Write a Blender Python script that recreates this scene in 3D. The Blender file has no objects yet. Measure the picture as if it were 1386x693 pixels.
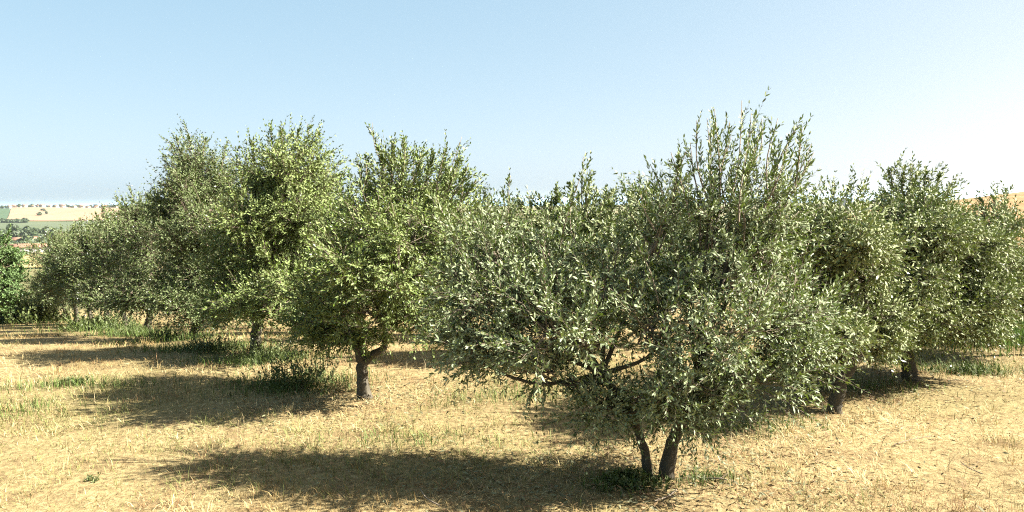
import bpy, math, random
import numpy as np
from mathutils import Matrix, Vector

rng = np.random.default_rng(7)
random.seed(7)
C = bpy.context.scene.collection
sc = bpy.context.scene

# ------------------------------------------------------------------ camera, sky, sun, exposure
EYE = 1.70
FPX = 1088.0                     # focal length in pixels of a 1386 px wide picture
PITCH = math.radians(4.02)
ROLL = math.radians(-0.70)
cd = bpy.data.cameras.new("camera")
cam = bpy.data.objects.new("camera", cd)
C.objects.link(cam)
cd.sensor_width = 36.0
cd.lens = FPX / 1386.0 * 36.0
cd.clip_start = 0.05
cd.clip_end = 90000.0
RM = Matrix.Rotation(math.pi / 2 - PITCH, 4, 'X') @ Matrix.Rotation(ROLL, 4, 'Z')
cam.matrix_world = Matrix.Translation((0, 0, EYE)) @ RM
sc.camera = cam

SUN_EL = math.radians(38.0)
SUN_AZ = math.radians(93.0)      # clockwise from +Y (straight ahead): from the right, a little behind
w = bpy.data.worlds.new("World")
sc.world = w
w.use_nodes = True
wn = w.node_tree
sky = wn.nodes.new('ShaderNodeTexSky')
sky.sky_type = 'NISHITA'
sky.sun_disc = False
sky.sun_elevation = SUN_EL
sky.sun_rotation = SUN_AZ
sky.altitude = 100.0
sky.air_density = 0.3
sky.dust_density = 2.2
sky.ozone_density = 2.0
# a bright summer haze evens the whole dome out: compress the sky's range, most of all in the blue
sep = wn.nodes.new('ShaderNodeSeparateColor'); comb = wn.nodes.new('ShaderNodeCombineColor')
wn.links.new(sky.outputs[0], sep.inputs[0])
for ch, (ex, gain) in enumerate(((.58, .595), (.38, .72), (.27, .785))):
    pw = wn.nodes.new('ShaderNodeMath'); pw.operation = 'POWER'; pw.inputs[1].default_value = ex
    ml = wn.nodes.new('ShaderNodeMath'); ml.operation = 'MULTIPLY'; ml.inputs[1].default_value = gain
    wn.links.new(sep.outputs[ch], pw.inputs[0]); wn.links.new(pw.outputs[0], ml.inputs[0]); wn.links.new(ml.outputs[0], comb.inputs[ch])
wn.links.new(comb.outputs[0], wn.nodes['Background'].inputs[0])
wn.nodes['Background'].inputs[1].default_value = 0.15
sd = bpy.data.lights.new("sun", 'SUN')
sd.energy = 5.0
sd.angle = math.radians(0.5)
sd.color = (1.0, 0.95, 0.87)
sun = bpy.data.objects.new("sun", sd)
C.objects.link(sun)
sdir = Vector((math.sin(SUN_AZ) * math.cos(SUN_EL), math.cos(SUN_AZ) * math.cos(SUN_EL), math.sin(SUN_EL)))
sun.rotation_euler = sdir.to_track_quat('Z', 'Y').to_euler()
sc.view_settings.view_transform = 'Standard'
sc.view_settings.look = 'None'
sc.view_settings.exposure = 2.65
sc.view_settings.gamma = 1.0
sc.cycles.use_denoising = False
sc.cycles.filter_width = 1.15
sc.cycles.max_bounces = 6
sc.cycles.diffuse_bounces = 3
sc.cycles.transmission_bounces = 3
sc.cycles.volume_bounces = 1

# ------------------------------------------------------------------ helpers
def at(px, py, depth):
    """the point at that distance ahead of the camera which the photograph shows at px, py"""
    d = RM.to_3x3() @ Vector(((px - 693.0) / FPX, (346.5 - py) / FPX, -1.0))
    return np.array((d.x, d.y, d.z)) * (depth / d.y) + np.array((0, 0, EYE))

def sp(t, k):
    return k * np.logaddexp(0.0, t / k)

def sstep(a, b, t):
    u = np.clip((t - a) / (b - a), 0, 1)
    return u * u * (3 - 2 * u)

_perm = np.random.default_rng(3).random((256, 256))
def vnoise(x, y):
    xi = np.floor(x).astype(int); yi = np.floor(y).astype(int)
    fx = x - xi; fy = y - yi
    fx = fx * fx * (3 - 2 * fx); fy = fy * fy * (3 - 2 * fy)
    g = lambda a, b: _perm[a & 255, b & 255]
    return (g(xi, yi) * (1 - fx) + g(xi + 1, yi) * fx) * (1 - fy) + (g(xi, yi + 1) * (1 - fx) + g(xi + 1, yi + 1) * fx) * fy

def fbm(x, y, o=3):
    s = 0; a = .5; n = 0
    for i in range(o):
        s = s + a * vnoise(x * 2 ** i + 17.3 * i, y * 2 ** i + 5.1 * i); n += a; a *= .5
    return s / n

def H(x, y):
    x = np.asarray(x, float); y = np.asarray(y, float)
    b = -0.125 * sp(y - 9.2, 0.6)
    b = -28 + sp(b + 28, 3.0)
    near = np.exp(-(x * x + y * y) / 40.0 ** 2)
    b = b + (fbm(x * .9 + 40, y * .9 + 40, 2) - .5) * .10 * near
    b = b + (fbm(x * .004 + 9, y * .004 + 3, 3) - .5) * 9 * sstep(150, 900, np.hypot(x, y)) * (1 - sstep(2500, 4500, y))
    ridge = sstep(1080, 1720, y) * 23 * sstep(-150, -650, x) * (1 - .8 * sstep(2100, 3200, y))
    hill = 53 * np.exp(-((x - 502) / 400) ** 2 - ((y - 300) / 130) ** 2) * sstep(40, 110, x)
    b = b + ridge + hill
    b = b - 30 * sstep(3600, 4600, y)
    return b

def unit(v):
    return v / np.maximum(np.linalg.norm(v, axis=-1, keepdims=True), 1e-9)

def mesh_np(name, verts, faces, mats, cols=None, smooth=False):
    """faces: list of (int array (n,k), material index); cols: per vertex rgb"""
    me = bpy.data.meshes.new(name)
    verts = np.asarray(verts, np.float32)
    me.vertices.add(len(verts))
    me.vertices.foreach_set('co', verts.ravel())
    idx = np.concatenate([f.ravel() for f, _ in faces]).astype(np.int32)
    tot = np.concatenate([np.full(len(f), f.shape[1]) for f, _ in faces]).astype(np.int32)
    mi = np.concatenate([np.full(len(f), m) for f, m in faces]).astype(np.int32)
    me.loops.add(len(idx))
    me.loops.foreach_set('vertex_index', idx)
    me.polygons.add(len(tot))
    start = np.zeros(len(tot), np.int32); start[1:] = np.cumsum(tot)[:-1]
    me.polygons.foreach_set('loop_start', start)
    me.polygons.foreach_set('loop_total', tot)
    me.polygons.foreach_set('material_index', mi)
    if smooth:
        me.polygons.foreach_set('use_smooth', np.ones(len(tot), bool))
    if cols is not None:
        at_ = me.color_attributes.new('tint', 'FLOAT_COLOR', 'POINT')
        c4 = np.ones((len(verts), 4), np.float32); c4[:, :3] = cols
        at_.data.foreach_set('color', c4.ravel())
    for m in mats:
        me.materials.append(m)
    me.update(calc_edges=True)
    return me

def link(name, me, parent=None, loc=None):
    o = bpy.data.objects.new(name, me)
    C.objects.link(o)
    if parent is not None:
        o.parent = parent
    if loc is not None:
        o.location = loc
    return o

def thing(name, label, cat, loc=(0, 0, 0), group=None):
    o = bpy.data.objects.new(name, None)
    o.empty_display_size = 0.1
    C.objects.link(o)
    o.location = loc
    o['label'] = label; o['category'] = cat
    if group: o['group'] = group
    return o

def tag(o, label, cat, group=None):
    o['label'] = label; o['category'] = cat
    if group: o['group'] = group
    return o

class Geo:
    """collects shapes for one mesh"""
    def __init__(s):
        s.v = []; s.f = []; s.n = 0
    def add(s, v, f, m=0):
        v = np.asarray(v, float); f = np.asarray(f, int)
        s.v.append(v); s.f.append((f + s.n, m)); s.n += len(v)
    def tube(s, pts, rad, sides=6, m=0, rough=0.0):
        pts = np.asarray(pts, float); rad = np.asarray(rad, float)
        n = len(pts)
        tan = unit(np.gradient(pts, axis=0))
        ref = np.array((0.31, 0.95, 0.1)) if abs(tan[0, 2]) > .6 else np.array((0.1, 0.05, 1.0))
        a = unit(np.cross(tan, ref)); b = np.cross(tan, a)
        th = np.linspace(0, 2 * np.pi, sides, endpoint=False)
        rr = rad[:, None] * np.ones(sides)[None]
        if rough:
            lobes = 1 + rough * (.6 * np.sin(3 * th + 1.3)[None] + .6 * np.sin(5 * th[None] + np.linspace(0, 4, n)[:, None]))
            rr = rr * lobes * (1 + rough * .7 * (rng.random((n, sides)) - .5))
        ring = pts[:, None] + rr[..., None] * (np.cos(th)[None, :, None] * a[:, None] + np.sin(th)[None, :, None] * b[:, None])
        v = ring.reshape(-1, 3)
        i = np.arange(n - 1)[:, None] * sides; j = np.arange(sides)[None]; k = (j + 1) % sides
        q = np.stack([i + j, i + k, i + k + sides, i + j + sides], -1).reshape(-1, 4)
        s.add(v, q, m)
        cap = np.array([[(n - 1) * sides + x for x in range(sides)]])
        s.f.append((cap + s.n - len(v), m))
    def mesh(s, name, mats, cols=None, smooth=False):
        return mesh_np(name, np.concatenate(s.v), s.f, mats, cols, smooth)

def spline(p, n):
    """Catmull-Rom through points"""
    p = np.asarray(p, float)
    q = np.concatenate([[2 * p[0] - p[1]], p, [2 * p[-1] - p[-2]]])
    t = np.linspace(0, len(p) - 1 - 1e-6, n)
    i = t.astype(int); u = (t - i)[:, None]
    a, b, c, d = q[i], q[i + 1], q[i + 2], q[i + 3]
    return .5 * ((2 * b) + (c - a) * u + (2 * a - 5 * b + 4 * c - d) * u ** 2 + (3 * b - a - 3 * c + d) * u ** 3)

# ------------------------------------------------------------------ materials
def new_mat(name):
    m = bpy.data.materials.new(name); m.use_nodes = True
    nt = m.node_tree
    return m, nt, nt.nodes['Principled BSDF'], nt.nodes['Material Output']

def ramp(nt, fac, stops):
    r = nt.nodes.new('ShaderNodeValToRGB')
    e = r.color_ramp.elements
    while len(e) < len(stops): e.new(0.5)
    for k, (p, c) in enumerate(stops):
        e[k].position = p; e[k].color = (*c, 1)
    nt.links.new(fac, r.inputs[0])
    return r.outputs[0]

def noise(nt, scale, detail=4, vec=None, rough=.55):
    n = nt.nodes.new('ShaderNodeTexNoise')
    n.inputs['Scale'].default_value = scale; n.inputs['Detail'].default_value = detail
    n.inputs['Roughness'].default_value = rough
    if vec is not None: nt.links.new(vec, n.inputs['Vector'])
    return n.outputs['Fac']

def mixc(nt, fac, a, b, mode='MIX'):
    m = nt.nodes.new('ShaderNodeMix'); m.data_type = 'RGBA'; m.blend_type = mode
    for s, val in ((m.inputs[0], fac), (m.inputs[6], a), (m.inputs[7], b)):
        if hasattr(val, 'links'): nt.links.new(val, s)
        elif isinstance(val, tuple): s.default_value = (*val, 1)
        else: s.default_value = val
    return m.outputs[2]

def leaf_mat(name, top, bottom, rough=.40, trans=.09, transcol=(.10, .15, .012), vary=.35, yellow=(.13, .14, .03)):
    m, nt, p, out = new_mat(name)
    g = nt.nodes.new('ShaderNodeNewGeometry')
    rnd = g.outputs['Random Per Island']
    dark = tuple(c * (1 - vary) for c in top); light = tuple(min(1, c * (1 + vary)) for c in top)
    tc = ramp(nt, rnd, [(0, dark), (.55, top), (.93, light), (1.0, yellow)])
    bd = tuple(c * (1 - vary * .6) for c in bottom); bl = tuple(min(1, c * (1 + vary * .5)) for c in bottom)
    bc = ramp(nt, rnd, [(0, bd), (.5, bottom), (1, bl)])
    col = mixc(nt, g.outputs['Backfacing'], tc, bc)
    nt.links.new(col, p.inputs['Base Color'])
    mr = nt.nodes.new('ShaderNodeMapRange')
    mr.inputs[3].default_value = rough; mr.inputs[4].default_value = .75
    nt.links.new(g.outputs['Backfacing'], mr.inputs[0])
    nt.links.new(mr.outputs[0], p.inputs['Roughness'])
    p.inputs['Specular IOR Level'].default_value = .5
    t = nt.nodes.new('ShaderNodeBsdfTranslucent'); t.inputs[0].default_value = (*transcol, 1)
    mx = nt.nodes.new('ShaderNodeMixShader'); mx.inputs[0].default_value = trans
    nt.links.new(p.outputs[0], mx.inputs[1]); nt.links.new(t.outputs[0], mx.inputs[2])
    nt.links.new(mx.outputs[0], out.inputs[0])
    return m

def bark_mat(name, a, b):
    m, nt, p, out = new_mat(name)
    tc = nt.nodes.new('ShaderNodeTexCoord')
    mp = nt.nodes.new('ShaderNodeMapping'); mp.inputs['Scale'].default_value = (1, 1, .25)
    nt.links.new(tc.outputs['Object'], mp.inputs[0])
    f = noise(nt, 38, 6, mp.outputs[0], .65)
    f2 = noise(nt, 6, 3, tc.outputs['Object'])
    c = ramp(nt, f, [(.3, a), (.7, b)])
    c = mixc(nt, f2, c, tuple(x * .8 for x in b))
    nt.links.new(c, p.inputs['Base Color'])
    p.inputs['Roughness'].default_value = .9
    bp = nt.nodes.new('ShaderNodeBump'); bp.inputs['Strength'].default_value = .9; bp.inputs['Distance'].default_value = .012
    nt.links.new(f, bp.inputs['Height']); nt.links.new(bp.outputs[0], p.inputs['Normal'])
    return m

def plain_mat(name, col, rough=.8, var=.25, scale=3.0):
    m, nt, p, out = new_mat(name)
    tc = nt.nodes.new('ShaderNodeTexCoord')
    f = noise(nt, scale, 4, tc.outputs['Object'])
    c = ramp(nt, f, [(.3, tuple(x * (1 - var) for x in col)), (.7, tuple(min(1, x * (1 + var)) for x in col))])
    nt.links.new(c, p.inputs['Base Color'])
    p.inputs['Roughness'].default_value = rough
    return m

def tint_mat(name, trans=.2, rough=.7):
    m, nt, p, out = new_mat(name)
    a = nt.nodes.new('ShaderNodeAttribute'); a.attribute_name = 'tint'
    nt.links.new(a.outputs['Color'], p.inputs['Base Color'])
    p.inputs['Roughness'].default_value = rough
    p.inputs['Specular IOR Level'].default_value = .3
    t = nt.nodes.new('ShaderNodeBsdfTranslucent'); nt.links.new(a.outputs['Color'], t.inputs[0])
    mx = nt.nodes.new('ShaderNodeMixShader'); mx.inputs[0].default_value = trans
    nt.links.new(p.outputs[0], mx.inputs[1]); nt.links.new(t.outputs[0], mx.inputs[2])
    nt.links.new(mx.outputs[0], out.inputs[0])
    return m

GREY_LEAF = leaf_mat('olive_leaf_grey', (.064, .096, .021), (.205, .245, .125), rough=.5, trans=.15)
WARM_LEAF = leaf_mat('olive_leaf_warm', (.062, .098, .010), (.140, .185, .050), rough=.42, transcol=(.16, .19, .025))
MID_LEAF = leaf_mat('olive_leaf_mid', (.068, .095, .018), (.195, .225, .095), rough=.42)
ROW_LEAF = leaf_mat('olive_leaf_deep', (.044, .072, .011), (.095, .125, .042), rough=.42)
OAK_LEAF = leaf_mat('broad_leaf_green', (.050, .098, .016), (.075, .125, .035), rough=.5, transcol=(.11, .19, .02))
WEED_LEAF = leaf_mat('weed_leaf', (.050, .072, .012), (.075, .095, .026), rough=.5, transcol=(.08, .14, .015))
FAR_LEAF = leaf_mat('far_leaf', (.035, .055, .018), (.04, .06, .02), rough=.7, trans=.1)
BARK = bark_mat('olive_bark', (.018, .015, .009), (.078, .066, .040))
TWIG = bark_mat('olive_twig', (.085, .064, .042), (.22, .175, .12))
GRASS = tint_mat('grass_blade')

def ground_mat():
    m, nt, p, out = new_mat('dry_ground')
    g = nt.nodes.new('ShaderNodeNewGeometry')
    pos = g.outputs['Position']
    fine = noise(nt, 22, 6, pos, .7)
    mid = noise(nt, 2.2, 5, pos, .6)
    big = noise(nt, .35, 4, pos)
    vast = noise(nt, .006, 4, pos)
    straw = ramp(nt, fine, [(.28, (.10, .070, .030)), (.5, (.235, .178, .082)), (.75, (.36, .29, .145))])
    soil = ramp(nt, fine, [(.3, (.09, .058, .027)), (.7, (.22, .155, .073))])
    mk = ramp(nt, mid, [(.30, (1, 1, 1)), (.50, (0, 0, 0))])
    c = mixc(nt, mk, straw, soil)
    gk = ramp(nt, big, [(.50, (0, 0, 0)), (.72, (.55, .55, .55))])
    c = mixc(nt, gk, c, (.10, .11, .032))
    # beyond the orchard: rough meadow and tilled land
    far = ramp(nt, vast, [(.35, (.055, .075, .03)), (.5, (.13, .12, .05)), (.62, (.24, .185, .09))])
    cd_ = nt.nodes.new('ShaderNodeVectorMath'); cd_.operation = 'LENGTH'
    nt.links.new(pos, cd_.inputs[0])
    mr = nt.nodes.new('ShaderNodeMapRange'); mr.inputs[1].default_value = 60; mr.inputs[2].default_value = 160
    nt.links.new(cd_.outputs['Value'], mr.inputs[0])
    c = mixc(nt, mr.outputs[0], c, far)
    c = mixc(nt, 1.0, c, (.84, .84, .84), 'MULTIPLY')
    nt.links.new(c, p.inputs['Base Color'])
    p.inputs['Roughness'].default_value = .95
    p.inputs['Specular IOR Level'].default_value = .1
    bp = nt.nodes.new('ShaderNodeBump'); bp.inputs['Strength'].default_value = .8; bp.inputs['Distance'].default_value = .03
    nt.links.new(fine, bp.inputs['Height']); nt.links.new(bp.outputs[0], p.inputs['Normal'])
    return m

def field_mat(name, a, b, row_scale=0.0):
    m, nt, p, out = new_mat(name)
    g = nt.nodes.new('ShaderNodeNewGeometry')
    f = noise(nt, .02, 5, g.outputs['Position'], .65)
    c = ramp(nt, f, [(.3, a), (.7, b)])
    if row_scale:
        wv = nt.nodes.new('ShaderNodeTexWave'); wv.inputs['Scale'].default_value = row_scale
        wv.inputs['Distortion'].default_value = 2.0; wv.inputs['Detail Scale'].default_value = .3
        nt.links.new(g.outputs['Position'], wv.inputs['Vector'])
        c = mixc(nt, wv.outputs['Fac'], c, mixc(nt, .5, c, tuple(x * .72 for x in a)))
    c = mixc(nt, 1.0, c, (.78, .78, .78), 'MULTIPLY')
    nt.links.new(c, p.inputs['Base Color'])
    p.inputs['Roughness'].default_value = 1.0
    p.inputs['Specular IOR Level'].default_value = .05
    return m

# ------------------------------------------------------------------ ground, far land, sea
def graded(a, n, first):
    k = 1.0
    lo, hi = 1e-3, 40.0
    for _ in range(60):
        k = (lo + hi) / 2
        s = first * (n - 1) / k * math.sinh(k)
        if s > a: hi = k
        else: lo = k
    u = np.linspace(0, 1, n)
    return first * (n - 1) / k * np.sinh(k * u)
xs = graded(9000, 115, .2); xs = np.concatenate([-xs[:0:-1], xs])
ys = np.concatenate([[-400, -120, -40, -15, -6, -2, 0, 1.5], 2.6 + graded(5400, 190, .14)])
X, Y = np.meshgrid(xs, ys)
Z = H(X, Y)
nx = len(xs); ny = len(ys)
ii = np.arange(ny - 1)[:, None] * nx; jj = np.arange(nx - 1)[None]
quads = np.stack([ii + jj, ii + jj + 1, ii + jj + 1 + nx, ii + jj + nx], -1).reshape(-1, 4)
o = link('ground', mesh_np('ground', np.stack([X, Y, Z], -1).reshape(-1, 3), [(quads, 0)], [ground_mat()], smooth=True))
o['kind'] = 'structure'

m_sea, nt, p, out = new_mat('sea_water')
p.inputs['Base Color'].default_value = (.06, .16, .26, 1); p.inputs['Roughness'].default_value = .35
v = [(-40000, 3700, -42), (40000, 3700, -42), (40000, 40000, -42), (-40000, 40000, -42)]
o = link('sea', mesh_np('sea', v, [(np.array([[0, 1, 2, 3]]), 0)], [m_sea])); o['kind'] = 'structure'

def field(name, corners, mat, lift=.6, n=(28, 14)):
    c = np.array(corners, float)      # near left, near right, far right, far left
    u, v = np.meshgrid(np.linspace(0, 1, n[0]), np.linspace(0, 1, n[1]))
    P = ((1 - u) * (1 - v))[..., None] * c[0] + (u * (1 - v))[..., None] * c[1] + (u * v)[..., None] * c[2] + ((1 - u) * v)[..., None] * c[3]
    x, y = P[..., 0], P[..., 1]
    z = H(x, y) + lift
    i = np.arange(n[1] - 1)[:, None] * n[0]; j = np.arange(n[0] - 1)[None]
    q = np.stack([i + j, i + j + 1, i + j + 1 + n[0], i + j + n[0]], -1).reshape(-1, 4)
    o = link(name, mesh_np(name, np.stack([x, y, z], -1).reshape(-1, 3), [(q, 0)], [mat], smooth=True))
    o['kind'] = 'structure'
    return o

WHEAT = field_mat('wheat_stubble', (.25, .165, .10), (.31, .21, .135))
VINE = field_mat('vineyard', (.085, .105, .060), (.125, .145, .085), .05)
DKGRN = field_mat('green_crop', (.05, .085, .045), (.075, .11, .06))
YEL = field_mat('mown_yellow', (.31, .25, .10), (.38, .31, .15))
GOLD = field_mat('golden_stubble', (.23, .145, .062), (.30, .205, .095), .04)
def bx(px, y): return (px - 693.0) / FPX * y
field('stubble_field', [(bx(10, 1230), 1230), (bx(300, 1260), 1260), (bx(300, 1690), 1690), (bx(18, 1690), 1690)], WHEAT, 1.2)
field('green_field', [(bx(-40, 1230), 1230), (bx(9, 1230), 1230), (bx(17, 1640), 1640), (bx(-40, 1640), 1640)], DKGRN, 1.2)
field('vineyard_field', [(bx(-60, 800), 800), (bx(240, 800), 800), (bx(260, 1210), 1210), (bx(-60, 1200), 1200)], VINE, 1.0)
field('mown_field', [(bx(-30, 380), 380), (bx(160, 380), 380), (bx(160, 520), 520), (bx(-30, 500), 500)], YEL, .8)
field('golden_hill_field', [(95, 130), (420, 130), (460, 430), (140, 430)], GOLD, .5, (60, 50))

# ------------------------------------------------------------------ leaves and twigs
def leaf_tris(n, kite):
    tri = np.array([(0, 3, 1), (1, 3, 2)]) if kite else np.array([(0, 2, 1), (1, 2, 3), (2, 4, 3), (3, 4, 5)])
    return (np.arange(n)[:, None, None] * (4 if kite else 6) + tri[None]).reshape(-1, 3)

def shoots_geo(base, d, L, K, leaf_len, leaf_w, spread=.8, sag=0.0, twig_r=.0016, leaf_from=.12, tip_small=.55, seed=0, kite=False, bow=.16):
    """leafy shoots: base (N,3), direction d (N,3), length L (N); K leaf pairs each. Returns (leaf verts, leaf tris, twig verts, twig quads)"""
    r = np.random.default_rng(seed)
    N = len(base)
    d = unit(d)
    bend = (r.normal(size=(N, 3)) * bow + np.array((0, 0, -sag))) * L[:, None]
    t = leaf_from + (1 - leaf_from) * (np.arange(K) + .5)[None] / K + r.normal(size=(N, K)) * .15 / K
    t = np.clip(t, 0, 1)
    P = base[:, None] + d[:, None] * (L[:, None] * t)[..., None] + bend[:, None] * (t ** 2)[..., None]
    T = unit(d[:, None] * L[:, None, None] + 2 * bend[:, None] * t[..., None])
    ref = unit(r.normal(size=(N, 3)))
    a = unit(np.cross(T, ref[:, None])); b = np.cross(T, a)
    ph = r.random((N, 1)) * 6.28 + np.arange(K)[None] * (math.pi / 2) + r.normal(size=(N, K)) * .35
    out = []
    for side in (0, math.pi):
        phs = ph + side + r.normal(size=(N, K)) * .25
        ra = a * np.cos(phs)[..., None] + b * np.sin(phs)[..., None]
        ang = spread * (1.15 - .55 * t) + r.normal(size=(N, K)) * .2
        ld = unit(T * np.cos(ang)[..., None] + ra * np.sin(ang)[..., None])
        nn = unit(T - ld * np.sum(T * ld, -1, keepdims=True) + r.normal(size=(N, K, 3)) * .45)
        nn = unit(nn - ld * np.sum(nn * ld, -1, keepdims=True))
        sd_ = np.cross(ld, nn)
        ll = leaf_len * (1 - (1 - tip_small) * t ** 3) * (.72 + .5 * r.random((N, K)))
        ww = leaf_w * (.75 + .5 * r.random((N, K))) * (ll / leaf_len) ** .5
        curl = r.normal(size=(N, K)) * .10 - .06
        tip = P + ld * ll[..., None] + nn * (ll * curl)[..., None]
        if kite:
            mid = P + ld * (ll * .46)[..., None] + nn * (ll * curl * .1)[..., None]
            up_ = nn * (ww * .12)[..., None]
            out.append(np.stack([P, mid + sd_ * (ww * .5)[..., None] + up_, tip, mid - sd_ * (ww * .5)[..., None] + up_], 2).reshape(-1, 4, 3))
        else:
            tw = r.normal(size=(N, K, 1)) * .45
            m1 = P + ld * (ll * .28)[..., None] + nn * (ll * curl * .08)[..., None]
            m2 = P + ld * (ll * .66)[..., None] + nn * (ll * curl * .44)[..., None]
            s1 = sd_ * (ww * .46)[..., None]; s2 = unit(sd_ + nn * tw) * (ww * .43)[..., None]
            out.append(np.stack([P, m1 + s1, m1 - s1, m2 + s2, m2 - s2, tip], 2).reshape(-1, 6, 3))
    V = np.concatenate(out)
    F = leaf_tris(len(V), kite)
    # twig: three-sided, tapering
    ts = np.array((0, .5, 1.0))
    TP = base[:, None] + d[:, None] * (L[:, None] * ts[None])[..., None] + bend[:, None] * (ts ** 2)[None, :, None]
    a0 = unit(np.cross(d, ref)); b0 = np.cross(d, a0)
    th = np.arange(3) * 2.094
    rad = twig_r * np.array((1.0, .75, .35))
    off = a0[:, None] * np.cos(th)[None, :, None] + b0[:, None] * np.sin(th)[None, :, None]
    TV = TP[:, :, None] + rad[None, :, None, None] * off[:, None]
    TV = TV.reshape(-1, 3)
    qs = []
    for s in range(2):
        for k in range(3):
            k2 = (k + 1) % 3
            qs.append((s * 3 + k, s * 3 + k2, s * 3 + 3 + k2, s * 3 + 3 + k))
    TQ = (np.arange(N)[:, None, None] * 9 + np.array(qs)[None]).reshape(-1, 4)
    return V, F, TV, TQ

def clump_shoots(cl, hub, r, sub_per, sh_per, L0, up):
    """one leafy mass: branchlets run from the hub side out to the surface, shoots stand along them.
    cl = (centre, radii, density). Returns shoot bases, directions, lengths and branchlet curves"""
    c, rad, dens = cl
    ns = max(3, int(round(sub_per * dens)))
    u = unit(r.normal(size=(ns, 3)))
    u[:, 2] = u[:, 2] * .9 + .12
    u = unit(u)
    ends = c + u * rad * (.62 + .38 * r.random((ns, 1)))
    start = c + (hub - c) * .25 + r.normal(size=(ns, 3)) * rad * .15
    mid = (start + ends) / 2 + r.normal(size=(ns, 3)) * rad * .12
    B = []; D = []; LL = []
    curves = []
    for k in range(ns):
        cv = spline([start[k], mid[k], ends[k]], 6)
        curves.append(cv)
        m = sh_per
        t = .18 + .82 * r.random(m) ** .75
        x = t * 5; i = np.minimum(x.astype(int), 4); f = (x - i)[:, None]
        b = cv[i] * (1 - f) + cv[i + 1] * f
        tn = unit(cv[i + 1] - cv[i])
        dd = unit(tn * .75 + unit((b - c) / rad) * .45 + np.array((0, 0, up)) + r.normal(size=(m, 3)) * .55)
        B.append(b); D.append(dd); LL.append(L0 * (.55 + .8 * r.random(m)))
    return np.concatenate(B), np.concatenate(D), np.concatenate(LL), curves

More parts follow.
